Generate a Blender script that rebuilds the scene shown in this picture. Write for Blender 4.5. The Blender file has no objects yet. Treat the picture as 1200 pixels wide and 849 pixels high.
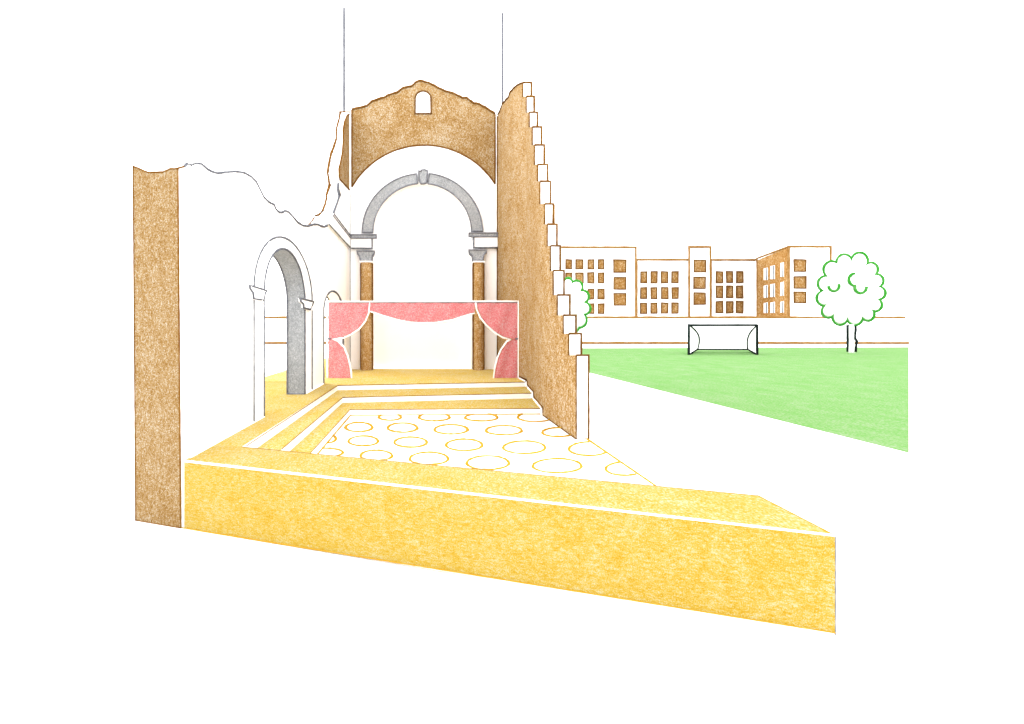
import bpy, bmesh, math, random
from mathutils import Vector, geometry
random.seed(7)
scene = bpy.context.scene
COL = scene.collection

# ---------------------------------------------------------------- survey grid
# The drawing is a true one-point perspective: distances on the ground, on the
# deck and on the two nave walls are recovered from it with these few numbers.
F = 560.0            # focal length in picture units
VX, VY = 497.0, 385.0
H = 2.1              # eye height
S = 3.5              # brightness of the overcast sky
DECK, FLOOR = 0.70, 0.35
XL = -2.54           # inner plane of the left nave wall
DB = 16.32           # distance of the gable wall


def P(x, y, d):
    return Vector(((x - VX) * d / F, d, H + (VY - y) * d / F))


def at_z(x, y, z):
    return P(x, y, F * (H - z) / (y - VY))


def on_side(x, y, X=XL):
    return P(x, y, F * X / (x - VX))


# ---------------------------------------------------------------- materials
# share of the bright sky each surface sees; shaded pigments are lightened by it
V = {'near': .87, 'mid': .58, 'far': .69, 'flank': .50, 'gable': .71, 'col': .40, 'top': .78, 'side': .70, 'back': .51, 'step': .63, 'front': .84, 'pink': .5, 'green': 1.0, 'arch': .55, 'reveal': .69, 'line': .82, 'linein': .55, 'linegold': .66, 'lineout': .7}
def lin(c):
    c = c / 255.0
    return c / 12.92 if c <= 0.04045 else ((c + 0.055) / 1.055) ** 2.4


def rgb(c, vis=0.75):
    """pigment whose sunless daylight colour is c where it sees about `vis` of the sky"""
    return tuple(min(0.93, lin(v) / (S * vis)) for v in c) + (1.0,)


def new_mat(name):
    m = bpy.data.materials.new(name)
    m.use_nodes = True
    nt = m.node_tree
    b = nt.nodes['Principled BSDF']
    b.inputs['Roughness'].default_value = 1.0
    b.inputs['Specular IOR Level'].default_value = 0.0
    return m, nt, b


def noise(nt, vec, scale, detail, rough, dist=0.0):
    n = nt.nodes.new('ShaderNodeTexNoise')
    n.inputs['Scale'].default_value = scale
    n.inputs['Detail'].default_value = detail
    n.inputs['Roughness'].default_value = rough
    n.inputs['Distortion'].default_value = dist
    nt.links.new(vec, n.inputs['Vector'])
    return n.outputs['Fac']


def math_node(nt, op, a, b):
    n = nt.nodes.new('ShaderNodeMath')
    n.operation = op
    for i, v in enumerate((a, b)):
        if isinstance(v, (int, float)):
            n.inputs[i].default_value = v
        else:
            nt.links.new(v, n.inputs[i])
    return n.outputs[0]


def grain(name, stops, scale, stretch=(1, 1, 1), rot=(0, 0, 0), blotch=0.6, hatch=0.5, vis=0.75, flat=False):
    """limewash / pigment with a fine paper-like grain, softer blotches and faint strokes"""
    m, nt, b = new_mat(name)
    tc = nt.nodes.new('ShaderNodeTexCoord')
    v = tc.outputs['Object']
    mp = nt.nodes.new('ShaderNodeMapping')
    mp.inputs['Scale'].default_value = stretch
    mp.inputs['Rotation'].default_value = rot
    nt.links.new(v, mp.inputs['Vector'])
    if flat:                      # trodden or mown surfaces: grain drawn out along the nave
        v = mp.outputs[0]
    f1 = noise(nt, v, scale, 2.0, 0.65)
    f2 = noise(nt, mp.outputs[0], scale * 0.55, 2.0, 0.6, 0.4)
    f3 = noise(nt, v, scale * 0.045, 3.0, 0.6, 0.6)
    s = math_node(nt, 'ADD', f1, math_node(nt, 'MULTIPLY', math_node(nt, 'SUBTRACT', f2, 0.5), hatch))
    s = math_node(nt, 'ADD', s, math_node(nt, 'MULTIPLY', math_node(nt, 'SUBTRACT', f3, 0.5), blotch))
    r = nt.nodes.new('ShaderNodeValToRGB')
    el = r.color_ramp.elements
    while len(el) < len(stops):
        el.new(0.5)
    for e, (p, c) in zip(el, stops):
        e.position = p
        e.color = rgb(c, vis)
    nt.links.new(s, r.inputs['Fac'])
    nt.links.new(r.outputs['Color'], b.inputs['Base Color'])
    return m


def line_mat(name, dark, light, scale=25, vis='line'):
    return grain(name, [(0.30, dark), (0.52, tuple((a * 2 + c) // 3 for a, c in zip(dark, light))), (0.80, light)], scale, blotch=0.4, hatch=0.2, vis=V[vis])


def white_mat(name, v=0.9):
    m, nt, b = new_mat(name)
    tc = nt.nodes.new('ShaderNodeTexCoord')
    f = noise(nt, tc.outputs['Object'], 3.0, 4.0, 0.6)
    r = nt.nodes.new('ShaderNodeValToRGB')
    r.color_ramp.elements[0].position = 0.3
    r.color_ramp.elements[0].color = (v - 0.02, v - 0.02, v - 0.022, 1)
    r.color_ramp.elements[1].position = 0.7
    r.color_ramp.elements[1].color = (v, v, v, 1)
    nt.links.new(f, r.inputs['Fac'])
    nt.links.new(r.outputs['Color'], b.inputs['Base Color'])
    return m


BR = [(0.31, (166, 118, 58)), (0.44, (204, 159, 97)), (0.56, (226, 190, 136)), (0.69, (255, 244, 222))]
GOT = [(0.30, (243, 194, 72)), (0.44, (249, 212, 104)), (0.56, (253, 226, 142)), (0.70, (255, 248, 214))]
GOF = [(0.30, (241, 186, 44)), (0.44, (250, 208, 82)), (0.56, (254, 222, 118)), (0.70, (255, 246, 196))]
GR = [(0.28, (164, 167, 171)), (0.44, (188, 191, 194)), (0.58, (206, 208, 211)), (0.74, (238, 239, 240))]
M = {}
M['white'] = white_mat('white_limewash', 0.97)
M['paper'] = white_mat('white_ground', 0.95)
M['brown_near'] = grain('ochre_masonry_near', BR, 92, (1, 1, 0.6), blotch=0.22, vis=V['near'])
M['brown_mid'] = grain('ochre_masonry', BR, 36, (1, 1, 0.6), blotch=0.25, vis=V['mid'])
M['brown_far'] = grain('ochre_brick_far', [(0.30, (160, 108, 50)), (0.45, (186, 138, 78)), (0.58, (204, 160, 104)), (0.75, (236, 210, 168))], 5.0, blotch=0.4, vis=V['far'])
M['brown_flank_lift'] = grain('ochre_brick_shade_lift', [(0.30, (160, 108, 50)), (0.45, (186, 138, 78)), (0.58, (204, 160, 104)), (0.75, (236, 210, 168))], 5.0, blotch=0.4, vis=V['flank'])  # far brick colours, lightened to offset the flank's shade
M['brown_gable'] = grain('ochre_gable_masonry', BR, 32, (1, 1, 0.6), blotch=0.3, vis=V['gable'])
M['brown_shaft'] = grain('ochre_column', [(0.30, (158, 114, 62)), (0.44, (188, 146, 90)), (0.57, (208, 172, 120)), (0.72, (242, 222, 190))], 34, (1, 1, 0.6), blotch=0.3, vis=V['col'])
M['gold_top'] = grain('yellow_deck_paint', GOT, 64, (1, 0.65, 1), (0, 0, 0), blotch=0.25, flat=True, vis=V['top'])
M['gold_side_lift'] = grain('yellow_side_deck_shade_lift', GOT, 54, (1, 0.65, 1), (0, 0, 0), blotch=0.25, flat=True, vis=V['side'])  # deck yellow lightened to offset shade along the nave wall
M['gold_step_lift'] = grain('yellow_step_shade_lift', GOT, 46, (1, 0.65, 1), (0, 0, 0), blotch=0.25, flat=True, vis=V['step'])  # same yellow, lightened again for the shaded steps
M['gold_back_lift'] = grain('yellow_rear_deck_shade_lift', GOT, 46, (1, 0.65, 1), (0, 0, 0), blotch=0.25, flat=True, vis=V['back'])  # same yellow at its lightest, cancelling shade on the rear deck
M['gold_front'] = grain('yellow_front_paint', GOF, 125, (0.3, 0.3, 1), (0, 0.7, 0), blotch=0.25, hatch=0.6, vis=V['front'])
M['pink'] = grain('pink_curtain_cloth', [(0.28, (246, 116, 122)), (0.44, (249, 146, 152)), (0.57, (252, 170, 174)), (0.74, (254, 216, 217))], 46, blotch=0.22, vis=V['pink'])
M['green'] = grain('green_turf', [(0.26, (146, 234, 112)), (0.44, (176, 244, 142)), (0.57, (198, 249, 168)), (0.76, (238, 255, 220))], 32.0, (1, 0.5, 1), blotch=0.35, vis=V['green'], flat=True)
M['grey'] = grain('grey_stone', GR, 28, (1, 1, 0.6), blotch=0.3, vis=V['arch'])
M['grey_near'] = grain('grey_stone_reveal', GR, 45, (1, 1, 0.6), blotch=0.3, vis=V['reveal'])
m, nt, b = new_mat('white_net')
tl = nt.nodes.new('ShaderNodeBsdfTranslucent'); tl.inputs['Color'].default_value = (.95, .95, .95, 1)
b.inputs['Base Color'].default_value = (.95, .95, .95, 1)
mx = nt.nodes.new('ShaderNodeMixShader'); mx.inputs[0].default_value = 0.6
nt.links.new(b.outputs[0], mx.inputs[1]); nt.links.new(tl.outputs[0], mx.inputs[2])
nt.links.new(mx.outputs[0], nt.nodes['Material Output'].inputs['Surface'])
M['net'] = m
M['l_grey'] = line_mat('grey_edge', (138, 140, 150), (196, 198, 205), 14)
M['l_brown'] = line_mat('brown_edge', (152, 98, 36), (206, 158, 96), 14)
M['l_browndk'] = line_mat('dark_brown_edge', (140, 96, 50), (184, 140, 90), 14)
M['l_gold'] = line_mat('yellow_edge', (244, 182, 50), (250, 208, 100), 14, 'linegold')
M['l_grey_lift'] = line_mat('grey_edge_shade_lift', (138, 140, 150), (196, 198, 205), 14, 'linein')  # edge grey lightened to make up for shade inside the nave
M['l_green'] = line_mat('green_edge', (70, 190, 60), (140, 222, 122), 2.0)
M['l_black'] = line_mat('dark_paint', (34, 46, 46), (76, 90, 90), 2.0)
M['l_ochre'] = line_mat('ochre_coping', (178, 128, 68), (212, 172, 118), 1.5, 'lineout')


# ---------------------------------------------------------------- helpers
def thing(name, base, label, cat, group=None):
    o = bpy.data.objects.new(name, None)
    o.empty_display_size = 0.3
    COL.objects.link(o)
    o.location = base
    o['label'] = label
    o['category'] = cat
    o['kind'] = 'thing'
    if group:
        o['group'] = group
    return o


def origin_of(o):
    v = Vector((0, 0, 0))
    while o is not None:
        v += o.location
        o = o.parent
    return v


def link_mesh(name, bm, mats, parent=None, label=None, smooth=False):
    """links bm (in world coordinates) as ONE mesh object under parent"""
    me = bpy.data.meshes.new(name)
    bm.normal_update()
    bm.to_mesh(me)
    bm.free()
    for m in (mats if isinstance(mats, (list, tuple)) else [mats]):
        me.materials.append(m)
    if smooth:
        for p in me.polygons:
            p.use_smooth = True
    o = bpy.data.objects.new(name, me)
    COL.objects.link(o)
    if parent is not None:
        o.parent = parent
        o.location = -origin_of(parent)
    if label:
        o['label'] = label
    return o


def tess(loops):
    """triangles as index triples into the concatenated loops (2-D points)"""
    return geometry.tessellate_polygon([[Vector((a, b, 0)) for a, b in L] for L in loops])


def add_slab(bm, flat, front, back, mi=(0, 0, 0)):
    """flat: list of 2-D loops (outer, holes...); front/back: matching lists of 3-D loops"""
    tris = tess(flat)
    fv = [bm.verts.new(p) for L in front for p in L]
    bv = [bm.verts.new(p) for L in back for p in L]
    for t in tris:
        try:
            f = bm.faces.new([fv[i] for i in t]); f.material_index = mi[0]
            f = bm.faces.new([bv[i] for i in reversed(t)]); f.material_index = mi[1]
        except ValueError:
            pass
    k = 0
    for L in front:
        n = len(L)
        for i in range(n):
            j = (i + 1) % n
            try:
                f = bm.faces.new((fv[k + i], fv[k + j], bv[k + j], bv[k + i])); f.material_index = mi[2]
            except ValueError:
                pass
        k += n
    bmesh.ops.recalc_face_normals(bm, faces=bm.faces[:])


def px_slab(bm, loops, d, thick, mi=(0, 0, 0)):
    """upright slab facing the nave: outline read at distance d, thickness away from the viewer"""
    fr = [[P(x, y, d) for x, y in L] for L in loops]
    bk = [[p + Vector((0, thick, 0)) for p in L] for L in fr]
    add_slab(bm, loops, fr, bk, mi)


def add_box(bm, x0, x1, y0, y1, z0, z1, mi=0):
    v = [bm.verts.new((x, y, z)) for z in (z0, z1) for x, y in ((x0, y0), (x1, y0), (x1, y1), (x0, y1))]
    for q in ((3, 2, 1, 0), (4, 5, 6, 7), (0, 1, 5, 4), (1, 2, 6, 5), (2, 3, 7, 6), (3, 0, 4, 7)):
        bm.faces.new([v[i] for i in q]).material_index = mi


def add_tube(bm, pts, w, closed=False, mi=0, rough=0.14, n=6, extra=0.8, step=7.0):
    """a thin rod along pts; w = drawn width in picture units, so far rods are thicker in metres"""
    pts = [Vector(p) for p in pts]
    if closed:
        pts = pts + [pts[0]]
    out = [pts[0]]
    for a, b in zip(pts, pts[1:]):
        L = (b - a).length
        if L < 1e-5:
            continue
        d = max(1.0, min(a.y, b.y))
        k = max(1, int(L * F / d / step))
        for i in range(1, k + 1):
            out.append(a.lerp(b, i / k))
    if closed:
        out.pop()
    m = len(out)
    if m < 2:
        return
    rings = []
    for i, p in enumerate(out):
        if closed:
            t1, t2 = p - out[i - 1], out[(i + 1) % m] - p
        else:
            t1 = p - out[i - 1] if i else out[1] - p
            t2 = out[i + 1] - p if i < m - 1 else t1
        t1, t2 = t1.normalized(), t2.normalized()
        t = t1 + t2
        t = t2 if t.length < 0.2 else t.normalized()
        r = 0.5 * (w + extra) * p.y / F * (1 + random.uniform(-rough, rough))
        up = Vector((0, 1, 0)) if abs(t.y) < 0.9 else Vector((0, 0, 1))
        a = t.cross(up).normalized()
        b = t.cross(a).normalized()
        k = min(1.35, 1.0 / max(0.5, t.dot(t2)))
        rings.append([bm.verts.new(p + (a * math.cos(q) + b * math.sin(q)) * r * k) for q in [2 * math.pi * j / n for j in range(n)]])
    cnt = m if closed else m - 1
    for i in range(cnt):
        A, B = rings[i], rings[(i + 1) % m]
        for j in range(n):
            bm.faces.new((A[j], A[(j + 1) % n], B[(j + 1) % n], B[j])).material_index = mi
    if not closed:
        bm.faces.new(rings[0][::-1]).material_index = mi
        bm.faces.new(rings[-1]).material_index = mi


def edges(name, specs, mat, parent, label=None, each=False):
    if each:
        for s in specs:
            edges(name, [s], mat, parent)
        return None
    bm = bmesh.new()
    for s in specs:
        pts, w = s[0], s[1]
        add_tube(bm, pts, w, closed=(len(s) > 2 and s[2]), extra=(-0.2 if mat is M['white'] else 0.8))
    return link_mesh(name, bm, mat, parent, label, smooth=True)


def arc3(a, b, c, n=8):
    """points of the circle through a, b, c from a to c"""
    (ax, ay), (bx, by), (cx, cy) = a, b, c
    D = 2 * (ax * (by - cy) + bx * (cy - ay) + cx * (ay - by))
    if abs(D) < 1e-6:
        return [a, b, c]
    ux = ((ax * ax + ay * ay) * (by - cy) + (bx * bx + by * by) * (cy - ay) + (cx * cx + cy * cy) * (ay - by)) / D
    uy = ((ax * ax + ay * ay) * (cx - bx) + (bx * bx + by * by) * (ax - cx) + (cx * cx + cy * cy) * (bx - ax)) / D
    r = math.hypot(ax - ux, ay - uy)
    t0, t1, t2 = (math.atan2(p[1] - uy, p[0] - ux) for p in (a, b, c))
    def norm(t, s):
        while t < s:
            t += 2 * math.pi
        return t
    u1, u2 = norm(t1, t0), norm(t2, t0)
    if u1 > u2:
        u2 -= 2 * math.pi
    return [(ux + r * math.cos(t0 + (u2 - t0) * i / n), uy + r * math.sin(t0 + (u2 - t0) * i / n)) for i in range(n + 1)]


def ragged(pts, amp=0.5, step=3.0):
    """adds small breaks to a broken wall line (picture units)"""
    out = [pts[0]]
    for (ax, ay), (bx, by) in zip(pts, pts[1:]):
        k = max(1, int(math.hypot(bx - ax, by - ay) / step))
        for i in range(1, k + 1):
            t = i / k
            j = amp if i < k else amp * 0.4
            out.append((ax + (bx - ax) * t + random.uniform(-j, j) * 0.4, ay + (by - ay) * t + random.uniform(-j, j)))
    return out


# ---------------------------------------------------------------- ground, pitch, floor
bm = bmesh.new()
g = 4000.0
bm.faces.new([bm.verts.new(p) for p in ((-g, -300, 0), (g, -300, 0), (g, g, 0), (-g, g, 0))])
ground = link_mesh('ground', bm, M['paper'])
ground['kind'] = 'structure'

bm = bmesh.new()
fl = F * H
loop = [at_z(1065, 531, 0), at_z(690, 437, 0), at_z(597, 411, 0), at_z(600, 408.2, 0), at_z(700, 408.2, 0), at_z(1065, 407.0, 0)]
for p in loop:
    p.z = 0.004
bm.faces.new([bm.verts.new(p) for p in loop])
bmesh.ops.recalc_face_normals(bm, faces=bm.faces[:])
pitch = link_mesh('football_pitch', bm, M['green'])
pitch['kind'] = 'structure'

# nave floor with its ring pattern inlaid
bm = bmesh.new()
XFR = 2.57
poly = [(-2.4, 5.4), (XFR, 3.78), (XFR, 16.2), (-2.4, 16.2)]
add_slab(bm, [poly], [[Vector((x, y, FLOOR)) for x, y in poly]], [[Vector((x, y, -0.02)) for x, y in poly]])
rings = [(457, 489.5, 13, 3.8), (509, 489.5, 18, 4.6), (564, 490, 19, 4.2), (627, 489.5, 20, 5.5), (676, 495, 20, 5),
         (420.7, 501.3, 15.7, 5.4), (471.7, 502, 17.3, 5.4), (528.5, 504, 19.5, 5.4), (590.5, 505, 21, 5.4), (654, 507.3, 18.5, 5.2),
         (384, 514.5, 9.5, 5.2), (425.8, 517.5, 17.3, 5.7), (481.3, 519, 19, 5.9), (544, 522.2, 21.2, 6.7), (614.5, 525, 24.6, 7.3), (690, 526.7, 23, 8),
         (381, 531, 21, 5), (441, 534.5, 18.5, 6), (502.7, 538, 22.5, 7.2), (571.7, 543, 24.7, 8), (653, 546.5, 28.5, 8.2), (732, 550, 22, 7.8)]
for cx, cy, rx, ry in rings:
    pts = []
    for i in range(40):
        a = 2 * math.pi * i / 40
        pts.append(at_z(cx + rx * math.cos(a) * (1 + 0.01 * math.sin(3 * a + cx)), cy + ry * math.sin(a), FLOOR))
    ok = [p.x < XFR - 0.01 for p in pts]
    if all(ok):
        add_tube(bm, pts, 1.7, True, 1, 0.2, extra=1.7)
    elif any(ok):
        s = next(i for i in range(40) if ok[i] and not ok[i - 1])
        run = []
        i = s
        while ok[i % 40] and len(run) < 40:
            run.append(pts[i % 40]); i += 1
        if len(run) > 2:
            add_tube(bm, run, 1.7, False, 1, 0.2, extra=1.7)
add_tube(bm, [Vector((XFR, 5.2, FLOOR)), Vector((XFR, 9.4, FLOOR))], 1.6, False, 1, extra=1.2)
floor = link_mesh('floor', bm, [M['white'], M['l_gold']])
floor['kind'] = 'structure'


# ---------------------------------------------------------------- right nave wall plan
RW = [(5.0, 2.42), (7.6, 2.40), (9.68, 2.39), (11.18, 2.55), (12.64, 2.70), (13.52, 2.655), (16.32, 2.50), (18, 2.45)]


def xr(d):
    for (a, xa), (b, xb) in zip(RW, RW[1:]):
        if a <= d <= b:
            return xa + (xb - xa) * (d - a) / (b - a)
    return RW[-1][1]


def dr(x):
    lo, hi = 6.0, 17.9
    for _ in range(50):
        m = 0.5 * (lo + hi)
        if VX + F * xr(m) / m > x:
            lo = m
        else:
            hi = m
    return 0.5 * (lo + hi)


# ---------------------------------------------------------------- stage platform
A = at_z(213, 540, DECK); B = at_z(977, 627, DECK); Cc = at_z(888, 581, DECK); Dd = at_z(283, 524, DECK)
D1L, D1R = 11.70, 12.45            # inner edge of the rear deck, left and right end
XE = [-2.115, -1.785, -1.485]     # edges of the left flight
plat = thing('stage_platform', (0.2, 5.0, 0), 'U-shaped yellow stage platform with white risers stepping down inside the ruin', 'stage')
def boards(name, poly, mat):
    bm = bmesh.new()
    add_slab(bm, [poly], [[Vector((x, y, DECK)) for x, y in poly]], [[Vector((x, y, -0.02)) for x, y in poly]], (0, 1, 1))
    link_mesh(name, bm, [mat, M['white']], plat)


SM = (XL - .4, D1L + 1.0)                       # seam where the rear boards' shade-offset yellow begins
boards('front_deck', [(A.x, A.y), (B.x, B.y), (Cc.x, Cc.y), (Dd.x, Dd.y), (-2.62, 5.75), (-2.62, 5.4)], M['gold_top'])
boards('side_deck', [(Dd.x, Dd.y), (XE[0], D1L), SM, (-4.6, D1L + 1.0), (-4.6, 7.95), (-2.86, 7.5), (-2.62, 5.75)], M['gold_side_lift'])
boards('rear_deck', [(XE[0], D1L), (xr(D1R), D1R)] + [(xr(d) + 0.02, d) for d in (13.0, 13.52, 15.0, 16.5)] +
       [(-2.7, 16.5), (-2.8, 22.4), (-4.6, 22.4), (-4.6, D1L + 1.0), SM], M['gold_back_lift'])
# yellow front boarding
dirv = (B - A).normalized()
nrm = Vector((dirv.y, -dirv.x, 0)).normalized()
if nrm.y > 0:
    nrm = -nrm
bm = bmesh.new()
fa = A + dirv * 0.058; fb = B.copy()
q = [fa + nrm * 0.004, fb + nrm * 0.004]
pts = []
for base in q:
    pts.append((base.x, base.y))
off = nrm * 0.02
v = [Vector((q[0].x, q[0].y, -0.01)), Vector((q[1].x, q[1].y, 0.047)), Vector((q[1].x, q[1].y, DECK - 0.003)), Vector((q[0].x, q[0].y, DECK - 0.006))]
add_slab(bm, [[(0, 0), (5, 0), (5, 1), (0, 1)]], [[p + off for p in v]], [v])
link_mesh('front_panel', bm, M['gold_front'], plat)
# white nosing strip along the front edge
bm = bmesh.new()
zz = DECK - 0.002
v = [A + nrm * 0.03, B + nrm * 0.026, B - nrm * 0.001, A - nrm * 0.022]
v = [Vector((p.x, p.y, zz)) for p in v]
add_slab(bm, [[(p.x, p.y) for p in v]], [[p + Vector((0, 0, 0.006)) for p in v]], [v])
link_mesh('nosing', bm, M['white'], plat)
# two steps on each of the two flights, one L-shaped step per level
R1, R2 = (DECK + (FLOOR - DECK) / 3), (DECK + 2 * (FLOOR - DECK) / 3)
lv = [(XE[0], XE[1], D1L, 10.48, D1R, 11.15, R1), (XE[1], XE[2], 10.48, 9.575, 11.15, 9.72, R2)]
for x0, x1, dl0, dl1, dr0, dr1, z in lv:
    bm = bmesh.new()
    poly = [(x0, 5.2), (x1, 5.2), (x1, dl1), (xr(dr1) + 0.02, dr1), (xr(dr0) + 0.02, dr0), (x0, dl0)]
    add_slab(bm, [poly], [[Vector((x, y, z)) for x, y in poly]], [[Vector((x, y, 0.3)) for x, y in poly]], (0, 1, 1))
    link_mesh('step', bm, [M['gold_step_lift'], M['white']], plat)
# drawn edges of the steps and deck
sp = []
sp.append(([Vector((XE[0], Dd.y + .05, DECK)), Vector((XE[0], D1L, DECK)), Vector((xr(D1R) - .01, D1R, DECK))], 0.2))
sp.append(([Vector((XE[1], 6.0, R1)), Vector((XE[1], 10.48, R1)), Vector((xr(11.15) - .01, 11.15, R1))], 0.2))
sp.append(([Vector((XE[2], 6.2, R2)), Vector((XE[2], 9.575, R2)), Vector((xr(9.72) - .01, 9.72, R2))], 0.2))
edges('edge_line', sp, M['l_ochre'], plat)
sp = [([Vector((XE[2] + .006, 6.6, FLOOR)), Vector((XE[2] + .006, 9.56, FLOOR)), Vector((xr(9.72) - .01, 9.71, FLOOR))], 1.3)]
sp.append(([Cc, B], 0.9))
sp.append(([Vector((A.x, A.y, 0.0)) + nrm * .026, Vector((B.x, B.y, 0.05)) + nrm * .026], 1.0))
edges('edge_line', sp, M['l_gold'], plat)
edges('edge_line', [([Cc, Dd], 0.2)], M['l_ochre'], plat)
edges('edge_line', [([Vector((B.x, B.y, .035)) + nrm * .02, B + nrm * .02], 1.0)], M['l_grey'], plat)

# ---------------------------------------------------------------- left nave wall
XO = -2.90
lw = thing('ruined_wall', (XL, 8.5, 0), 'white plastered nave wall with broken sloping top, open side arches and brown end pier', 'wall')
in_px = [(213.2, 193.5), (219, 192), (224, 193.6), (230, 191.5), (236, 192.3), (243, 198.5), (248, 201.2), (255, 203.2), (264, 202), (276, 201),
         (286, 202.5), (294, 207), (300, 213), (304, 221), (309, 231), (315, 237), (321, 240), (323, 245), (327, 249), (331, 249),
         (334, 247), (338, 248.5), (343, 254), (349, 261), (355, 264.5), (361, 265.2), (367, 263), (372, 263), (376, 265),
         (380, 266), (383, 264.5), (386, 260), (389, 254), (391, 249), (395, 238), (397.8, 229), (396, 222), (396.2, 215), (397.5, 208),
         (397.2, 198), (399, 190), (401, 180), (402.5, 165), (402, 152), (404, 142), (407, 135), (410.0, 132)]
out_px = {25: (361, 265.2), 26: (366, 260.5), 27: (370, 253.5), 28: (374, 252.2), 29: (377, 249), 30: (379, 246), 31: (381.5, 239), 32: (383, 233), 33: (383.2, 228),
          34: (385, 221), 35: (386.5, 216), 36: (385.5, 208), 37: (384.5, 202), 38: (385, 195), 39: (386.5, 187), 40: (388.5, 179), 41: (392, 170),
          42: (394.5, 162), 43: (395.2, 150), 44: (398, 139), 45: (402.5, 133.5), 46: (408, 132)}
inner, outer = [], []
for i, (x, y) in enumerate(in_px):
    p = on_side(x, y)
    inner.append(p)
    if i in out_px:
        o = on_side(*out_px[i], X=XO)
        o.y = min(o.y, 16.6)
        o.z = H + (VY - out_px[i][1]) * o.y / F
        outer.append(o)
    else:
        outer.append(Vector((XO, p.y, p.z)))
for p in inner[:3]:
    p.y = max(p.y, 5.06)
for p in outer[:3]:
    p.y = max(p.y, 5.32)
dF = inner[0].y
dE = 16.45
inner.append(Vector((XL, dE, inner[-1].z))); outer.append(Vector((XO, 16.75, outer[-1].z)))
inner.append(Vector((XL, dE, -0.02))); outer.append(Vector((XO, 16.75, -0.02)))
inner.append(Vector((XL, dF, -0.02))); outer.append(Vector((XO, 5.32, -0.02)))


def arch_loop(d1, d2, zs, rise, zb, n=22):
    L = [(d1, zb), (d1, zs)]
    c, a = 0.5 * (d1 + d2), 0.5 * (d2 - d1)
    for i in range(1, n):
        t = math.pi * (1 - i / n)
        L.append((c + a * math.cos(t), zs + rise * math.sin(t)))
    L += [(d2, zs), (d2, zb)]
    return L


z_of = lambda y, d: H + (VY - y) * d / F
a1 = arch_loop(7.57, 10.16, z_of(344, 7.57), 0.90, DECK - .006)
a2 = arch_loop(12.05, 14.97, 2.50, 0.64, DECK - .006)
flat = [[(p.y, p.z) for p in inner], a1, a2]
bm = bmesh.new()
add_slab(bm, flat, [inner, [Vector((XL, a, b)) for a, b in a1], [Vector((XL, a, b)) for a, b in a2]],
         [outer, [Vector((XO, a, b)) for a, b in a1], [Vector((XO, a, b)) for a, b in a2]])
link_mesh('plaster_wall', bm, M['white'], lw)
# grey stone lining of the first arch
bm = bmesh.new()
cen = (8.87, 2.2)
def inset(L, k):
    return [(min(max(d, L[0][0] + k), L[-1][0] - k) if z < L[1][1] + .001 else d + (cen[0] - d) * k / 1.3, z - (k if z > L[1][1] + .001 else 0)) for d, z in L]
lining_in = inset(a1, 0.03)
fr = [Vector((XL - .004, a, b)) for a, b in a1 + lining_in[::-1]]
bk = [Vector((XO + .004, a, b)) for a, b in a1 + lining_in[::-1]]
n1 = len(a1)
vf = [bm.verts.new(p) for p in fr]; vb = [bm.verts.new(p) for p in bk]
N = len(fr)
for i in range(n1 - 1):
    j0, j1 = N - 1 - i, N - 2 - i
    bm.faces.new((vf[i], vf[i + 1], vf[j1], vf[j0]))
    bm.faces.new((vb[i], vb[j0], vb[j1], vb[i + 1]))
    bm.faces.new((vf[j0], vf[j1], vb[j1], vb[j0]))
bmesh.ops.recalc_face_normals(bm, faces=bm.faces[:])
link_mesh('arch_lining', bm, M['grey_near'], lw, 'grey stone lining of the taller side arch')
# brown end pier
pier_px = [(156, 195), (162, 197.5), (169, 200.5), (174, 202.2), (183, 202), (191, 201.8), (196, 199.5), (200, 198), (208.5, 197.5), (211.8, 619.3), (159, 610.3)]
pA, pB = at_z(159, 610.3, 0), at_z(211.8, 619.3, 0)


def on_pier(x, y):
    # plane through the two foot points, upright
    kx, ky = pB.x - pA.x, pB.y - pA.y
    r = (x - VX) / F
    t = (r * pA.y - pA.x) / (kx - r * ky)
    return P(x, y, pA.y + ky * t)


pf = [on_pier(x, y) for x, y in ragged(pier_px[:9], 0.35) + pier_px[9:]]
pfl = ragged(pier_px[:9], 0.0)
bm = bmesh.new()
bk = [p + Vector((0.03 if p.x < -2.9 else 0.0, 0.45, 0)) for p in pf]
add_slab(bm, [[(p.x, p.z) for p in pf]], [pf], [bk])
bm.normal_update()
for f in bm.faces:
    if f.normal.x > 0.8 and f.calc_area() > 0.3:
        f.material_index = 1
link_mesh('end_pier', bm, [M['brown_near'], M['white']], lw, 'brown hatched end pier facing the viewer')
# moulded pilasters / archivolt drawn as thin raised roll mouldings
Xi = XL + 0.004
def side_line(L, X=Xi):
    return [Vector((X, a, b)) for a, b in L]
arch_out = arch_loop(7.12, 10.80, z_of(338, 7.12), 1.06, DECK)
sp = [(side_line(arch_out[1:-1]), 1.2), (side_line(a1[1:-1]), 1.3)]
sp += [([Vector((Xi, 7.12, z_of(352, 7.12))), Vector((Xi, 7.12, DECK))], 1.2), ([Vector((Xi, 7.57, z_of(352, 7.57))), Vector((Xi, 7.57, DECK))], 1.3)]
sp += [([Vector((Xi, 10.16, z_of(363, 10.16))), Vector((Xi, 10.16, DECK))], 1.2), ([Vector((Xi, 10.80, z_of(364, 10.8))), Vector((Xi, 10.80, DECK))], 1.2)]
outl = [Vector((XO, a, b)) for a, b in lining_in]
sp.append((outl[1:], 1.0))
sp.append(([Vector((XO, 10.13, DECK)), Vector((XL, 10.13, DECK))], 1.0))
sp.append((side_line(a2), 1.1))
sp.append(([Vector((XO, a, b)) for a, b in a2[12:]], 0.4))
sp.append((inner[:38], 1.7))
sp.append(([on_side(410.3, 228), on_side(410.3, 433)], 1.9))
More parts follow.
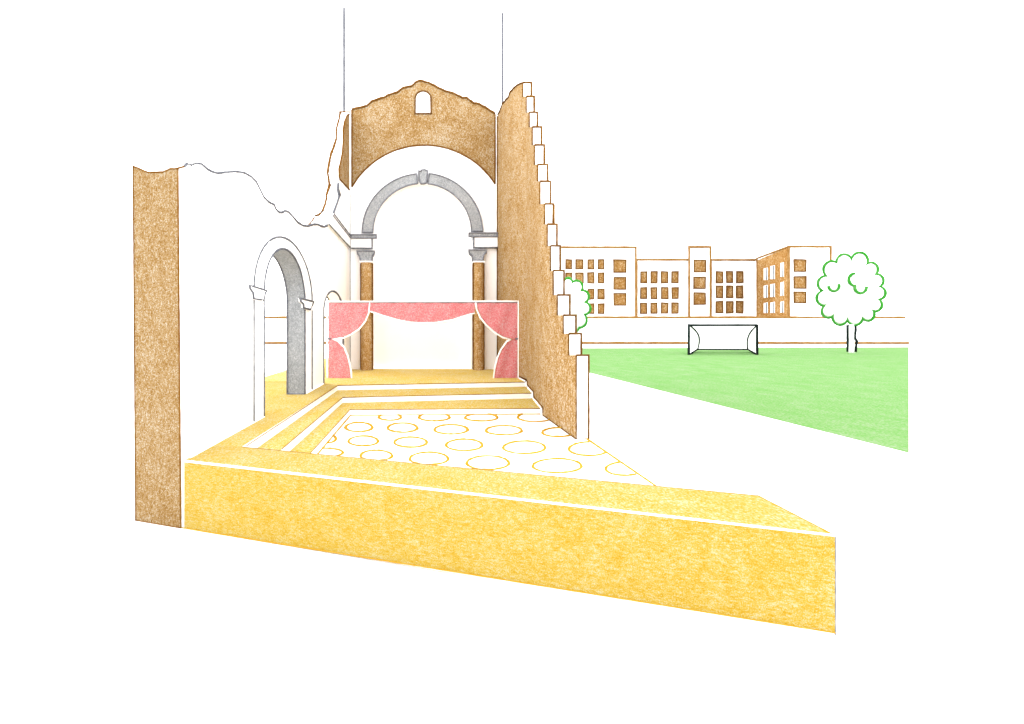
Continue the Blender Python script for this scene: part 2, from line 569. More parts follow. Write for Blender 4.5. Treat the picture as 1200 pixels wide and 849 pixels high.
sp = [(q[0], q[1] + 0.35) for q in sp]
edges('edge_line', sp, M['l_grey'], lw)
edges('edge_line', [([outer[i] for i in range(25, 47)] + [inner[46]], 2.6), ([inner[i] for i in range(38, 46)], 1.1),
                    ([pf[-2], pf[-3]], 1.3), (pf[:-2] + [inner[0]], 1.3), ([pf[-1], pf[0]], 1.0), ([pf[-1], pf[-2]], 1.0)], M['l_brown'], lw, each=True)
# impost capitals of the side arch
for cap in ([(292.5, 334.5), (313, 341), (310.5, 344), (309.2, 352), (297.5, 350.2), (296.6, 343), (293.2, 338.5)],
            [(352, 349.8), (367, 353.6), (366, 357.8), (363.6, 363), (356, 361), (355.6, 356.5), (352.6, 353.5)]):
    fr = [on_side(x, y, XL + 0.045) for x, y in cap]
    bk = [Vector((XL - 0.0, p.y, p.z)) for p in fr]
    bm = bmesh.new()
    add_slab(bm, [[(p.y, p.z) for p in fr]], [fr], [bk])
    c = link_mesh('capital', bm, M['white'], lw)
    edges('edge_line', [(fr, 1.5, True)], M['l_grey'], c)
# cornice returning along the wall
fr = [on_side(391, 250.5, XL + .05), on_side(410.6, 276.5, XL + .05), on_side(410.6, 290.5, XL + .05), on_side(385.5, 262.8, XL + .05)]
bk = [Vector((XL, p.y, p.z)) for p in fr]
bm = bmesh.new()
add_slab(bm, [[(p.y, p.z) for p in fr]], [fr], [bk])
c = link_mesh('cornice', bm, M['white'], lw)
u0, u1 = on_side(390, 252.5, XL + .052), on_side(410.6, 279, XL + .052)
edges('edge_line', [([fr[0], fr[1]], 1.0), ([u0, u1], 0.8), ([fr[3], fr[2]], 0.9)], M['l_grey_lift'], c)
# exposed masonry high on the wall
pp = [(397.8, 210), (397.4, 198), (399.2, 190), (401.2, 180), (402.7, 165), (402.2, 152), (404.2, 142), (407.2, 135.5), (409.2, 134), (409.4, 222.5), (404, 216.5)]
fr = [on_side(x, y, XL + .01) for x, y in pp]
bk = [Vector((XL - .01, p.y, p.z)) for p in fr]
bm = bmesh.new()
add_slab(bm, [[(p.y, p.z) for p in fr]], [fr], [bk])
link_mesh('exposed_masonry', bm, M['brown_gable'], lw, 'brown pointed patch of bare masonry beside the gable')
edges('edge_line', [(fr[:9], 1.0), ([fr[0], fr[10], fr[9]], 1.0)], M['l_brown'], lw)
# white skirting between the wall and the deck
for ya, yb in ((A.y + .1, 7.55), (10.2, 12.0)):
    edges('skirting', [([Vector((XL + .015, ya, DECK)), Vector((XL + .015, yb, DECK))], 2.2)], M['white'], lw)

# ---------------------------------------------------------------- gable wall
gw = thing('gable_wall', (0, DB, 0), 'tall pointed gable wall of brown masonry over a white chancel arch with tiny round-headed window', 'wall')
xl, xrr = 410.8, 583.2
arcv = arc3((411, 221.5), (495.5, 170.3), (581, 216.5), 40)
ys = 272.5
opening = [(437.5, 433.5), (437.5, ys)] + [(495 + 57.5 * math.cos(math.pi * (1 - i / 36)), ys - 57.5 * math.sin(math.pi * i / 36)) for i in range(1, 36)] + [(552.5, ys), (552.5, 433.5)]
low = [(xl, 433.5)] + [(xl, arcv[0][1])] + arcv[1:-1] + [(xrr, arcv[-1][1]), (xrr, 433.5)] + opening[::-1]
bm = bmesh.new()
px_slab(bm, [low], DB, 0.45)
link_mesh('plaster_wall', bm, M['white'], gw)
bm = bmesh.new()
px_slab(bm, [[(430, 433.5), (430, 205), (560, 205), (560, 433.5)]], DB + 0.30, 0.12)
link_mesh('back_panel', bm, M['white'], gw, 'plain white panel closing the round arch')
ridge = [(412.2, 128.5), (420, 126.6), (430, 124.2), (436, 118.5), (443, 116), (450, 114.5), (455, 111.2), (466, 108), (473, 102.8), (482, 101), (487, 96.5), (492, 94.2),
         (502, 97), (512, 102), (522, 107), (530, 109), (542, 114.6), (547, 114.8), (555, 121), (562, 121.8), (572, 128), (580.3, 133.5)]
ridge_r = ragged(ridge, 0.5, 3.0)
arc_b = arc3((412.2, 219.5), (495.5, 170.3), (580.3, 216.0), 40)
win = [(486.6, 133.3), (486.6, 115.5)] + [(495.8 + 9.2 * math.cos(math.pi * (1 - i / 12)), 115.5 - 8.6 * math.sin(math.pi * i / 12)) for i in range(1, 12)] + [(505, 115.5), (505, 133.3)]
bm = bmesh.new()
px_slab(bm, [ridge_r + arc_b[::-1], win], DB - 0.004, 0.40, (0, 0, 0))
link_mesh('upper_masonry', bm, M['brown_gable'], gw, 'brown pointed gable masonry with broken sloping top')
# white corner strips either side of the gable
for strip in ([(410.6, 131), (412.3, 131), (412.3, 221), (410.6, 221)], [(580.2, 133.5), (583.4, 136.5), (583.4, 217), (580.2, 217)]):
    bm = bmesh.new()
    px_slab(bm, [strip], DB - 0.02, 0.30)
    link_mesh('corner_strip', bm, M['white'], gw)
lw_ = lambda L, off=0.01: [P(x, y, DB - off) for x, y in L]
edges('edge_line', [(lw_(ridge_r), 1.8), (lw_(arc_b), 1.2), (lw_([(412.3, 129), (412.3, 219)]), 1.2), (lw_([(580.2, 134), (580.2, 216)]), 1.2)], M['l_brown'], gw)
bm = bmesh.new()
bw = [P(x, y, DB - .01) for x, y in win]
add_tube(bm, bw, 1.3, True)
link_mesh('window_frame', bm, M['l_browndk'], gw, smooth=True)
# splayed white reveal of the little window, still open to the sky
bm = bmesh.new()
wi = [(495.8 + (x - 495.8) * .95, 120 + (y - 120) * .965) for x, y in win]
a = [bm.verts.new(P(x, y, DB - .008)) for x, y in wi]; b = [bm.verts.new(P(x, y, DB - .008) + Vector((0, .42, 0))) for x, y in wi]
for i in range(len(a)):
    j = (i + 1) % len(a)
    bm.faces.new((a[i], a[j], b[j], b[i]))
link_mesh('window_reveal', bm, M['white'], gw)
# grey archivolt in two halves and the keystone
def band(t0, t1, ri, ro, n=26):
    o = [(495 + ro[0] * math.cos(t), ys - ro[1] * math.sin(t)) for t in [t0 + (t1 - t0) * i / n for i in range(n + 1)]]
    q = [(495 + ri[0] * math.cos(t), ys - ri[1] * math.sin(t)) for t in [t0 + (t1 - t0) * i / n for i in range(n + 1)]]
    return o + q[::-1]
for t0, t1, ro, ri in ((math.pi, math.pi * 0.5 + .10, (70.5, 69), (58, 57.5)), (math.pi * 0.5 - .115, 0.02, (70.5, 69.5), (57.5, 57.5))):
    L = band(t0, t1, ri, ro)
    bm = bmesh.new()
    px_slab(bm, [L], DB - 0.07, 0.12)
    a = link_mesh('archivolt', bm, M['grey'], gw)
    edges('edge_line', [([P(x, y, DB - .072) for x, y in L], 0.9, True)], M['l_grey_lift'], a)
key = [(490.3, 200.3), (493, 200.8), (494, 199.2), (498, 199), (501.5, 200.5), (500, 208), (500.2, 214), (496.8, 215.2), (493, 215), (491.5, 212)]
bm = bmesh.new()
px_slab(bm, [key], DB - 0.11, 0.18)
a = link_mesh('keystone', bm, M['grey'], gw)
edges('edge_line', [([P(x, y, DB - .112) for x, y in key], 0.9, True)], M['l_grey_lift'], a)
# entablature blocks over the columns
for blk, cor in (([(411.5, 279), (436, 279), (436, 291.2), (411.5, 291.2)], [(411.5, 275.2), (441, 275.2), (441, 279.2), (411.5, 279.2)]),
                 ([(555, 277), (583, 277), (583, 290.4), (555, 290.4)], [(549.5, 273.2), (582.5, 273.2), (582.5, 277.4), (549.5, 277.4)])):
    bm = bmesh.new()
    px_slab(bm, [blk], DB - 0.14, 0.13)
    e = link_mesh('entablature', bm, M['white'], gw)
    q = [P(x, y, DB - .142) for x, y in blk]
    if blk[0][0] < 500:
        edges('edge_line', [([q[1], q[2], q[3]], 1.3)], M['l_grey_lift'], e)
    else:
        edges('edge_line', [([q[0], q[3], q[2]], 1.3)], M['l_grey_lift'], e)
    bm = bmesh.new()
    px_slab(bm, [cor], DB - 0.17, 0.165)
    e2 = link_mesh('cornice', bm, M['grey'], e)
    edges('edge_line', [([P(x, y, DB - .172) for x, y in cor], 1.0, True)], M['l_grey_lift'], gw)

# ---------------------------------------------------------------- two columns
def column(x0, x1, yb, capital, label):
    d = DB - 0.25
    pb = P(0.5 * (x0 + x1), VY, d)
    t = thing('column', (pb.x, d, DECK), label, 'column', 'brown columns under the chancel arch')
    r = 0.5 * (x1 - x0) * d / F
    zt = z_of(308.5, d)
    def square(z, rr):
        return [bm.verts.new((pb.x + sx * rr, d + sy * min(rr, 0.2), z)) for sx, sy in ((-1, -1), (1, -1), (1, 1), (-1, 1))]
    bm = bmesh.new()
    lv = [(DECK, r), (DECK + .08, r), (1.9, r * .985), (zt, r * .96)]
    rows = [[bm.verts.new((pb.x + rr * math.cos(a), d + rr * math.sin(a), z)) for a in [2 * math.pi * i / 20 for i in range(20)]] for z, rr in lv]
    for a, b in zip(rows, rows[1:]):
        for i in range(20):
            bm.faces.new((a[i], a[(i + 1) % 20], b[(i + 1) % 20], b[i]))
    bm.faces.new(rows[-1]); bm.faces.new(rows[0][::-1])
    link_mesh('shaft', bm, M['brown_shaft'], t, smooth=False)
    dc = d - .02
    pts = [P(x, y, dc) for x, y in capital]
    bm = bmesh.new()
    add_slab(bm, [capital], [pts], [[p + Vector((0, .30, 0)) for p in pts]])
    c = link_mesh('capital', bm, M['grey'], t)
    edges('edge_line', [([p - Vector((0, .002, 0)) for p in pts], 1.0, True)], M['l_grey_lift'], c)
    e0 = [P(x0, 309, d - .06), P(x0, 432.6, d - .06)]
    e1 = [P(x1, 309, d - .06), P(x1, 432.6, d - .06)]
    edges('edge_line', [(e0, 0.9), (e1, 0.9), ([e0[0], e1[0]], 0.9), ([e0[1], e1[1]], 0.8)], M['l_brown'], t)
    bm = bmesh.new()
    add_box(bm, pb.x - r * 1.04, pb.x + r * 1.04, d - r - .01, d + r, zt, zt + .045)
    link_mesh('necking', bm, M['white'], t)
column(422.8, 436.6, 433, [(418.3, 294.4), (439.0, 294.4), (438, 298), (436.2, 300.5), (435.8, 306.6), (422.6, 306.8), (421.6, 301), (419.4, 298)],
       'brown column beneath the left end of the arch, nearer the side arches')
column(554.3, 567.0, 432.5, [(549.3, 293.0), (570.3, 293.2), (569.6, 296.5), (567, 299), (565.6, 305.3), (553.8, 305.5), (553.4, 300), (550.2, 297.5)],
       'brown column beneath the right end of the arch, next to the toothed wall')

# ---------------------------------------------------------------- right toothed wall
rw = thing('toothed_wall', (2.5, 11.5, 0), 'brown nave wall broken into a tall staircase of white block ends', 'wall')
TH = 0.215
blocks = [(612.4, 622.5, 97.3), (616.5, 625.8, 113.7), (620, 629.5, 132.2), (623.5, 634.3, 149.4), (626, 637.6, 170.5), (629.7, 641.5, 193.4), (632.4, 644.6, 213),
          (637.8, 648, 239.5), (641, 652.3, 263.3), (644.7, 656, 288.5), (647.9, 660.5, 317.5), (652.6, 667.3, 346), (659.6, 674.4, 369.7), (666, 680.6, 391.2), (674, 688.4, 416.5)]
crest = ragged([(583.4, 134.5), (586, 130), (589, 121.5), (593, 117), (596, 114), (598, 108), (602, 103.5), (606, 100), (610, 98), (612.4, 97.3)], 0.4)
top_line = []                                   # (d, z) from the back to the front
for x, y in crest:
    d = min(dr(x), 16.6)
    top_line.append((d, z_of(y, d)))
bd = [dr(b[0]) for b in blocks]
bd[-1] = F * (H - FLOOR) / (514.6 - VY)
for i, (x0, x1, y0) in enumerate(blocks):
    dprev = top_line[-1][0] if i == 0 else bd[i - 1]
    top_line.append((dprev, z_of(y0, dprev)))
    for kf in (0.5, 1.0):
        d = dprev + (bd[i] - dprev) * kf
        top_line.append((d, z_of(y0, d)))
bm = bmesh.new()
col_v = []
for d, z in top_line:
    X = xr(d)
    col_v.append([bm.verts.new(p) for p in ((X, d, -.02), (X, d, z), (X + TH, d, z), (X + TH, d, -.02))])
for a, b in zip(col_v, col_v[1:]):
    for i, j in ((0, 1), (1, 2), (2, 3)):
        try:
            bm.faces.new((a[i], b[i], b[j], a[j]))
        except ValueError:
            pass
bm.faces.new(col_v[0]); bm.faces.new(col_v[-1][::-1])
bmesh.ops.remove_doubles(bm, verts=bm.verts[:], dist=1e-5)
bmesh.ops.dissolve_degenerate(bm, edges=bm.edges[:], dist=1e-6)
bmesh.ops.recalc_face_normals(bm, faces=bm.faces[:])
link_mesh('masonry', bm, M['brown_mid'], rw)
fine = []
for i, (x0, x1, y0) in enumerate(blocks):
    d = bd[i] - 0.006
    y1 = blocks[i + 1][2] if i < len(blocks) - 1 else 515.4
    z1 = z_of(y0, d)
    z0 = z_of(y1, d) if i < len(blocks) - 1 else FLOOR
    X = xr(bd[i])
    w = (x1 - x0) * d / F
    bm = bmesh.new()
    add_box(bm, X, X + w, d - .02, d, z0, z1 + .004)
    s = link_mesh('stone_block', bm, M['white'], rw)
    q = [Vector((X, d - .021, z0)), Vector((X, d - .021, z1)), Vector((X + w, d - .021, z1)), Vector((X + w, d - .021, z0))]
    bm = bmesh.new()
    add_tube(bm, [q[0], q[1]], 1.0); add_tube(bm, [q[1], q[2], q[3]], 1.7)
    if i == len(blocks) - 1:
        add_tube(bm, [q[0], q[3]], 1.2)
    link_mesh('edge_line', bm, M['l_browndk'] if i > 8 else M['l_brown'], s, smooth=True)
e = [Vector((xr(d), d, z)) for d, z in top_line[:len(crest)]]
edges('edge_line', [(e, 1.6), ([Vector((xr(DB), DB - .03, 1.1)), Vector((xr(DB), DB - .03, z_of(137, DB)))], 1.0),
                    ([Vector((xr(d) - .005, d, FLOOR)) for d in (9.6, 8.6, bd[-1] - .02)], 1.0)], M['l_browndk'], rw, each=True)
# white skirting climbing the steps
zz = DECK
sk = [(13.4, DECK), (D1R, DECK), (D1R, R1), (11.15, R1), (11.15, R2), (9.72, R2), (9.72, FLOOR)]
edges('skirting', [([Vector((xr(d) - .01, d - .02, z)) for d, z in sk], 2.6)], M['white'], rw)
edges('edge_line', [([Vector((xr(d) + .0, d - .01, z + .055)) for d, z in [(13.4, DECK), (D1R - .1, DECK), (D1R - .1, R1), (11.05, R1), (11.05, R2), (9.62, R2), (9.62, FLOOR)]], 0.8)], M['l_browndk'], rw)

# ---------------------------------------------------------------- poles behind the ruin
for x, yt, w, lab in ((403.2, 10, 2.1, 'thin grey pole rising above the left corner of the gable wall'), (588.7, 16, 1.7, 'thin grey pole rising above the crest of the toothed wall')):
    d = 17.4
    b = P(x, VY, d)
    t = thing('pole', (b.x, d, 0), lab, 'pole', 'thin poles behind the ruin')
    bm = bmesh.new()
    add_tube(bm, [Vector((b.x, d, 0)), P(x, yt, d)], w, rough=0.1, n=8)
    link_mesh('shaft', bm, M['l_grey'], t, smooth=True)
    bm = bmesh.new()
    add_box(bm, b.x - .1, b.x + .1, d - .1, d + .1, 0, .03)
    link_mesh('base', bm, M['l_grey'], t)

# ---------------------------------------------------------------- curtain
DC = 13.45
cur = thing('stage_curtain', (0, DC, DECK), 'pink stage curtain with two tied-back drapes and a swagged valance across the stage', 'curtain')


def interp(L, x):
    L = sorted(L)
    if x <= L[0][0]:
        return L[0][1]
    for (a, ya), (b, yb) in zip(L, L[1:]):
        if a <= x <= b:
            return ya + (yb - ya) * (x - a) / (b - a) if b > a else yb
    return L[-1][1]


def cloth(bm, x0, x1, top, bot, fold, n=40, rows=8):
    def col(i, j, side):
        x = x0 + (x1 - x0) * i / n
        yt, yb = interp(top, x), interp(bot, x)
        y = yt + (yb - yt) * j / rows
        p = P(x, y, DC)
        p.y += fold * math.sin(p.x * 13.0 + 0.5 * j) + side
        return bm.verts.new(p)
    for side in (0.0, 0.012):
        g_ = [[col(i, j, side) for j in range(rows + 1)] for i in range(n + 1)]
        for i in range(n):
            for j in range(rows):
                bm.faces.new((g_[i][j], g_[i + 1][j], g_[i + 1][j + 1], g_[i][j + 1]))


ul = [(385, 397.6), (391, 397.3), (401, 395.2), (411, 391), (420, 385), (427, 376), (431, 366.5), (432.4, 355.7)]
ll = [(385, 397.4), (390, 398), (396, 401.3), (402, 408), (406, 417), (409, 428), (410.5, 436), (411, 443.4)]
ur = [(558.6, 355), (560, 362.5), (564, 371.5), (571, 380.5), (580, 388.5), (590, 394.4), (600, 397.2), (606.2, 397.3)]
lr = [(579.6, 443.2), (581, 432), (584, 420.5), (588, 411), (595, 401.5), (600, 398), (606.2, 397.2)]
va = [(433.8, 364), (448, 369), (465, 374), (480, 377), (496, 378), (513, 377.2), (530, 374.2), (543, 370), (556.3, 366)]
for up, lo, xs, yb in ((ul, ll, (385, 432.4, 411), 443.5), (ur, lr, (558.6, 606.2, 579.6), 443.2)):
    bm = bmesh.new()
    cloth(bm, xs[0], xs[1], [(0, 355.4), (1200, 355.0)], up, 0.012)
    if xs[2] < 500:
        cloth(bm, 385, 411, lo, [(0, yb), (1200, yb)], 0.012)
    else:
        cloth(bm, 579.6, 606.2, lo, [(0, yb), (1200, yb)], 0.012)
    dp = link_mesh('drape', bm, M['pink'], cur, smooth=True)
    bm = bmesh.new()
    xx = 385.8 if xs[2] < 500 else 605.6
    px_slab(bm, [[(xx - 1.6, 396.5), (xx + 1.6, 396.3), (xx + 1.6, 398.2), (xx - 1.6, 398.2)]], DC - .02, 0.05)
    link_mesh('tieback', bm, M['l_grey'], dp)
bm = bmesh.new()
cloth(bm, 433.8, 556.3, [(0, 355.2), (1200, 355.0)], va, 0.012, 80, 5)
link_mesh('valance', bm, M['pink'], cur, smooth=True)
pc = lambda L: [P(x, y, DC) for x, y in L]
trim = [(pc([(383.6, 353.8), (608, 353.4)]), 2.0), (pc([(383.6, 353.8), (383.6, 445)]), 2.2), (pc([(383.6, 445), (412.4, 444.9), (411.6, 436), (410.2, 427.4), (407.3, 416.4), (403.2, 407), (397, 400), (391.5, 397.6)]), 2.2),
        (pc([(391.5, 398.7), (402, 396.6), (412, 392.3), (421, 386), (428.3, 376.8), (432.3, 367), (433.2, 355)]), 2.0),
        (pc([(434, 365.2), (448, 370.4), (465, 375.4), (480, 378.4), (496, 379.4), (513, 378.6), (530, 375.6), (543, 371.4), (556.5, 367.3)]), 2.0),
        (pc([(557.4, 355), (558.7, 363), (562.7, 372.3), (570, 381.5), (579, 389.6), (589, 395.8), (599, 398.4)]), 2.2),
        (pc([(599, 398), (594, 400.5), (587, 410.3), (582.8, 420), (579.8, 432), (578.2, 444.4), (607.6, 444.6), (607.6, 353.4)]), 2.2)]
edges('trim', trim, M['white'], cur, 'white piping along the curtain edges')
edges('rail', [(pc([(385, 355.0), (606.5, 354.7)]), 0.1)], M['l_grey_lift'], cur)

# ---------------------------------------------------------------- boundary wall
DW = F * H / 18.6
bwall = thing('boundary_wall', (20, DW, 0), 'long low white boundary wall with thin brown lines along top and foot behind the pitch', 'wall')
x0, x1 = (270 - VX) * DW / F, (1062 - VX) * DW / F
zt = z_of(372.2, DW)
bm = bmesh.new()
add_box(bm, x0, x1, DW, DW + .35, -.02, zt)
link_mesh('wall_panel', bm, M['white'], bwall)
bm = bmesh.new()
add_tube(bm, [Vector((x0, DW, zt)), Vector((x1 - .2, DW, zt))], 1.9, rough=0.2)
link_mesh('coping', bm, M['l_ochre'], bwall, smooth=True)
bm = bmesh.new()
zb = z_of(402.2, DW)
add_tube(bm, [Vector((x0, DW, zb)), Vector((x1 + .3, DW, zb))], 2.3, rough=0.25)
link_mesh('plinth_line', bm, M['l_ochre'], bwall, smooth=True)

# ---------------------------------------------------------------- building
DF, DN, DT = 79.8, 68.0, 79.4
bld = thing('flat_roofed_building', (P(800, VY, DF).x, DF, 0), 'long white flat-roofed building of several blocks with rows of brown windows behind the boundary wall', 'building')


def block(name, xa, xb, yt, d, depth, label=None):
    a, b, z = P(xa, yt, d), P(xb, yt, d), z_of(yt, d)
    bm = bmesh.new()
    add_box(bm, a.x, b.x, d, d + depth, -.02, z)
    w = link_mesh(name, bm, M['white'], bld, label)
    edges('edge_line', [([Vector((a.x, d, 1)), Vector((a.x, d, z)), Vector((b.x, d, z)), Vector((b.x, d, 1))], 1.9)], M['l_ochre'], w)
    return w


def windows(cols, rows, d, jit=0.5):
    for (ya, yb) in rows:
        for (xa, xb) in cols:
            j = [0.6 * random.uniform(-jit, jit) for _ in range(8)]
            L = [(xa + j[0], ya + j[1]), (xb + j[2], ya + j[3]), (xb + j[4], yb + j[5]), (xa + j[6], yb + j[7])]
            bm = bmesh.new()
            px_slab(bm, [L], d - .06, .055)
            w = link_mesh('window', bm, M['brown_far'], bld)
            edges('frame', [([P(x, y, d - .062) for x, y in L], 0.7, True)], M['l_browndk'], w)


block('wall_block', 640, 745.2, 290, DT, 14, 'tall white block beside the toothed wall')
block('wall_block', 746, 809, 304.6, DF, 14)
block('wall_block', 807.6, 832.6, 289.6, DT, 12, 'narrow white tower block')
block('wall_block', 833, 887.8, 304.8, DF, 14)
windows([(663.2, 669.8), (674.9, 683.3), (688.9, 696.1), (700.9, 707.8)], [(304.6, 315.3), (319.9, 332), (339, 350.8), (356.4, 367.8)], DT)
windows([(719.4, 733.5)], [(304.9, 319.3), (325.1, 339.1), (343.9, 357.8)], DT)
windows([(750.8, 758), (763, 769.9), (775, 782.7), (787.4, 794.9)], [(318.6, 331.6), (337.4, 350.3), (355.4, 367.5)], DF)
windows([(813.3, 826.7)], [(304.9, 319), (324.8, 338.4), (343.5, 357)], DT)
windows([(839.4, 846.7), (851.5, 858.6), (863, 870.3)], [(318.6, 331.4), (335.6, 349.3), (353.6, 366.9)], DF)
# the projecting end wing: brown flank, white front
a = P(887.5, 304.8, DF - .5); b = P(924.4, 289.2, DN); c = P(973.3, 289.2, DN)
zr = b.z
bm = bmesh.new()
pl = [(a.x, a.y), (b.x, b.y), (c.x, c.y), (c.x + 3, DF + 6), (a.x, DF + 6)]
add_slab(bm, [pl], [[Vector((x, y, zr)) for x, y in pl]], [[Vector((x, y, -.02)) for x, y in pl]])
wing = link_mesh('wing', bm, M['white'], bld, 'white projecting wing at the end of the building')
edges('edge_line', [([Vector((b.x, b.y, 1)), Vector((b.x, b.y, zr)), Vector((c.x, c.y, zr)), Vector((c.x, c.y, 8.5))], 1.9), ([Vector((a.x, a.y, 1)), Vector((a.x, a.y, zr)), Vector((b.x, b.y, zr))], 1.6)], M['l_ochre'], wing)


def on_flank(x, y, off=0.0):
    kx, ky = b.x - a.x, b.y - a.y
    r = (x - VX) / F
    t = (r * a.y - a.x) / (kx - r * ky)
    p = P(x, y, a.y + ky * t)
    n = Vector((ky, -kx, 0)).normalized()
    if n.x > 0:
        n = -n
    return p + n * off


fl_out = [(887.7, 305.2), (924.2, 289.8), (924.2, 380), (887.7, 380)]
bm = bmesh.new()
fr = [on_flank(x, y, .03) for x, y in fl_out]; bk = [on_flank(x, y, .002) for x, y in fl_out]
add_slab(bm, [fl_out], [fr], [bk])
link_mesh('flank_wall', bm, M['brown_flank_lift'], bld, 'brown flank of the projecting wing with white windows')
for (xa, xb), rows in (((895.5, 900), ((314.5, 328.3), (334.8, 349), (355.2, 367))), ((903.3, 908.4), ((311.8, 327.3), (333.2, 348.2), (354.5, 366.8))), ((915, 919), ((308.2, 324.5), (331, 346.8), (353.7, 366.6)))):
    for ya, yb in rows:
        L = [(xa, ya + .5), (xb, ya - .7), (xb, yb), (xa, yb)]
        bm = bmesh.new()
        add_slab(bm, [L], [[on_flank(x, y, .06) for x, y in L]], [[on_flank(x, y, .03) for x, y in L]])
        w = link_mesh('window', bm, M['white'], bld)
        edges('frame', [([on_flank(x, y, .062) for x, y in ((xa + (xb - xa) * .8, ya), (xa + (xb - xa) * .8, yb))], 1.0)], M['l_grey'], w)
windows([(930.8, 944.3)], [(304.5, 318.5), (324.4, 338), (342.3, 355)], DN)

# ---------------------------------------------------------------- trees
def tree(arcs, inner_arcs, cx, cy, d, trunk, label):
    foot = at_z(0.5 * (trunk[0] + trunk[1]), VY + F * H / d, 0)
    t = thing('round_tree', (foot.x, d, 0), label, 'tree', 'white round trees outlined in green')
    outline = []
    for a3 in arcs:
        outline += arc3(*a3, n=8)[:-1]
    cen = P(cx, cy, d)
    nv = Vector((cen.x, cen.y, 0)).normalized()        # the crown is broadest square to the nave viewer

    def Q(x, y, off=0.0):
        r = Vector(((x - VX) / F, 1.0, (VY - y) / F))
        k = (nv.dot(cen) + off) / nv.dot(r)
        return Vector((0, 0, H)) + r * k
    cen = Q(cx, cy)
    rim = [Q(x, y) for x, y in outline]
    R = 0.5 * max((p - q).length for p in rim[::4] for q in rim[::4])
    rows = [0.0, 0.3, 0.55, 0.75, 0.9, 1.0]
    bulge = lambda f: 0.32 * R * (1 - f * f)
    bm = bmesh.new()
    n = len(outline)
    for sgn in (-1, 1):
        grid = [[bm.verts.new(cen.lerp(p, f) + nv * sgn * bulge(f)) for p in rim] for f in rows]
        for a, b in zip(grid, grid[1:]):
            for i in range(n):
                bm.faces.new((a[i], a[(i + 1) % n], b[(i + 1) % n], b[i]))
    bmesh.ops.remove_doubles(bm, verts=bm.verts[:], dist=1e-4)
    bmesh.ops.recalc_face_normals(bm, faces=bm.faces[:])
    crown = link_mesh('crown', bm, M['white'], t, smooth=True)
    for a3 in arcs:
        edges('foliage_edge', [([Q(x, y, -.02) for x, y in arc3(*a3, n=10)], 2.3)], M['l_green'], crown)
    for a3 in inner_arcs:
        pts = []
        for x, y in arc3(*a3, n=8):
            f = min(.98, (Q(x, y) - cen).length / R)
            pts.append(Q(x, y, -bulge(f) - .08))
        edges('foliage_edge', [(pts, 2.1)], M['l_green'], crown)
    bm = bmesh.new()
    xa, xb, yt = trunk
    w = 0.42 * (xb - xa) * d / F
    zt = z_of(yt, d)
    lv = [(0, 1.15), (0.5, 1.0), (zt * .4, .95), (zt * .7, 1.0), (zt + .05, 1.0)]
    rr = [[bm.verts.new((foot.x + w * k * math.cos(q), d + w * k * math.sin(q), z)) for q in [2 * math.pi * i / 12 for i in range(12)]] for z, k in lv]
    for a, b in zip(rr, rr[1:]):
        for i in range(12):
            bm.faces.new((a[i], a[(i + 1) % 12], b[(i + 1) % 12], b[i]))
    bm.faces.new(rr[-1]); bm.faces.new(rr[0][::-1])
    tr = link_mesh('trunk', bm, M['white'], t, smooth=True)
    wob = [(0, 0), (.25, .1), (.4, .18), (.5, -.05), (.62, -.1), (.8, .02), (1, 0)]
    tv = Vector((nv.y, -nv.x, 0))
    for sg in (-1, 1):
        edges('bark_edge', [([foot + tv * (sg * (w + .05) + (.45 * j if sg > 0 else .05 * j)) + Vector((0, 0, zt * (.04 + .96 * k))) - nv * .04 for k, j in wob], 1.7)], M['l_black'], tr)


sc = lambda ox, L: [tuple((ox + px / 5.305, 270 + py / 5.305) for px, py in a) for a in L]
tree(sc(860, [((640, 203), (695, 150), (733, 190)), ((733, 190), (785, 138), (822, 217)), ((822, 217), (880, 210), (868, 280)), ((868, 280), (922, 290), (905, 352)),
              ((905, 352), (942, 385), (898, 430)), ((898, 430), (912, 490), (850, 490)), ((850, 490), (848, 562), (800, 545)), ((800, 545), (755, 592), (706, 545)),
              ((706, 545), (655, 590), (625, 515)), ((625, 515), (560, 535), (575, 467)), ((575, 467), (515, 430), (555, 378)), ((555, 378), (528, 310), (580, 287)),
              ((580, 287), (575, 205), (640, 203))]),
     sc(860, [((588, 348), (610, 378), (652, 335)), ((755, 268), (715, 300), (762, 345)), ((752, 347), (775, 390), (825, 350))]),
     998.0, 339.5, 40.6, (994.6, 1001.2, 381), 'whole round tree with scalloped green outline standing on the pitch right of the goal')
tree(sc(640, [((112, 318), (140, 298), (162, 327)), ((162, 327), (212, 322), (214, 378)), ((214, 378), (265, 408), (232, 450)), ((232, 450), (275, 490), (236, 525)),
              ((236, 525), (250, 575), (205, 607)), ((205, 607), (160, 640), (118, 610)), ((118, 610), (50, 600), (40, 540)), ((40, 540), (-10, 500), (10, 440)),
              ((10, 440), (-10, 390), (40, 360)), ((40, 360), (60, 300), (112, 318))]),
     [], 663.5, 356.0, 47.0, (661, 667, 385), 'round tree with scalloped green outline half hidden behind the toothed wall')

# ---------------------------------------------------------------- goal
DG = F * H / 31.2
goal = thing('football_goal', (P(847, VY, DG).x, DG, 0), 'dark framed football goal standing empty on the green pitch', 'goal')
DR = 43.0
fl0, fl1 = P(807.2, 415.8, DG), P(807.2, 380.6, DG)
fr0, fr1 = P(887.3, 416.6, DG), P(887.3, 381.2, DG)
fl0.z = fr0.z = 0.03
bl, br = P(817.2, 409.4, DR), P(876.6, 409.6, DR)


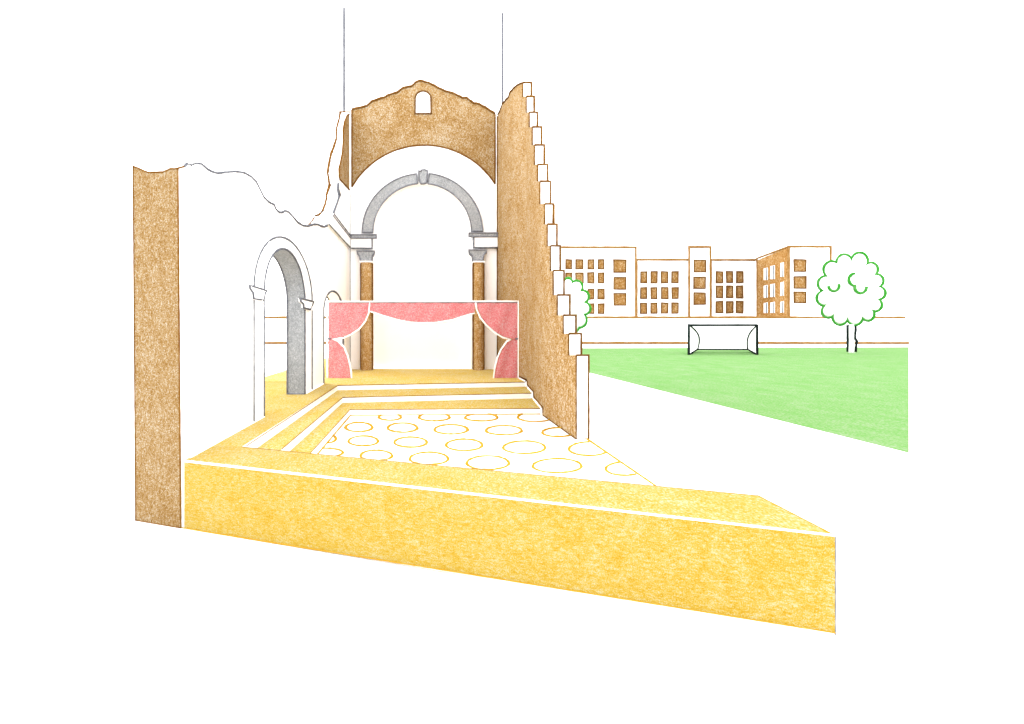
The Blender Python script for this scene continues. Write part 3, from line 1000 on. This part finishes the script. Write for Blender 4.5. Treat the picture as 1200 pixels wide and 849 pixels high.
def bend(a, b, out):
    pts = []
    for i in range(13):
        t = i / 12
        p = a.lerp(b, t)
        s = math.sin(math.pi * t)
        p += Vector((out * s, 0, 0.16 * s))
        pts.append(p)
    return pts


cl, cr = bend(fl1, bl, .42), bend(fr1, br, -.30)
for nm, pts, w in (('post', [fl0, fl1], 1.9), ('post', [fr0, fr1], 1.9), ('crossbar', [fl1 + Vector((-.05, 0, -.05)), fr1], 1.8), ('stay', cl, 1.5), ('stay', cr, 1.5),
                   ('ground_bar', [fl0, bl], 1.5), ('ground_bar', [fr0, br], 1.5), ('back_bar', [bl, br], 1.6)):
    bm = bmesh.new()
    add_tube(bm, pts, w, rough=0.08, n=8)
    link_mesh(nm, bm, M['l_black'], goal, smooth=True)
bm = bmesh.new()
L = [bm.verts.new(p) for p in cl]; R_ = [bm.verts.new(p) for p in cr]
for i in range(12):
    bm.faces.new((L[i], R_[i], R_[i + 1], L[i + 1]))
bl_, br_ = bm.verts.new(fl0), bm.verts.new(fr0)
for i in range(12):
    bm.faces.new((bl_, L[i], L[i + 1])); bm.faces.new((br_, R_[i + 1], R_[i]))
link_mesh('net', bm, M['net'], goal)

# ---------------------------------------------------------------- light: bright even overcast
w = bpy.data.worlds.new('World')
scene.world = w
w.use_nodes = True
bg = w.node_tree.nodes['Background']
bg.inputs['Color'].default_value = (1.0, 1.0, 1.0, 1)
bg.inputs['Strength'].default_value = S

# ---------------------------------------------------------------- camera
cd = bpy.data.cameras.new('camera')
cam = bpy.data.objects.new('camera', cd)
COL.objects.link(cam)
cam.location = (0, 0, H)
cam.rotation_euler = (math.radians(90), 0, 0)
cd.sensor_width = 36.0
cd.sensor_fit = 'HORIZONTAL'
cd.lens = F / 1200.0 * 36.0
cd.shift_x = (600 - VX) / 1200.0
cd.shift_y = -(424.5 - VY) / 1200.0
cd.clip_start = 0.05
cd.clip_end = 9000
scene.camera = cam
scene.view_settings.view_transform = 'Standard'
scene.view_settings.look = 'None'
scene.view_settings.exposure = 0
scene.cycles.max_bounces = 12
scene.cycles.diffuse_bounces = 10
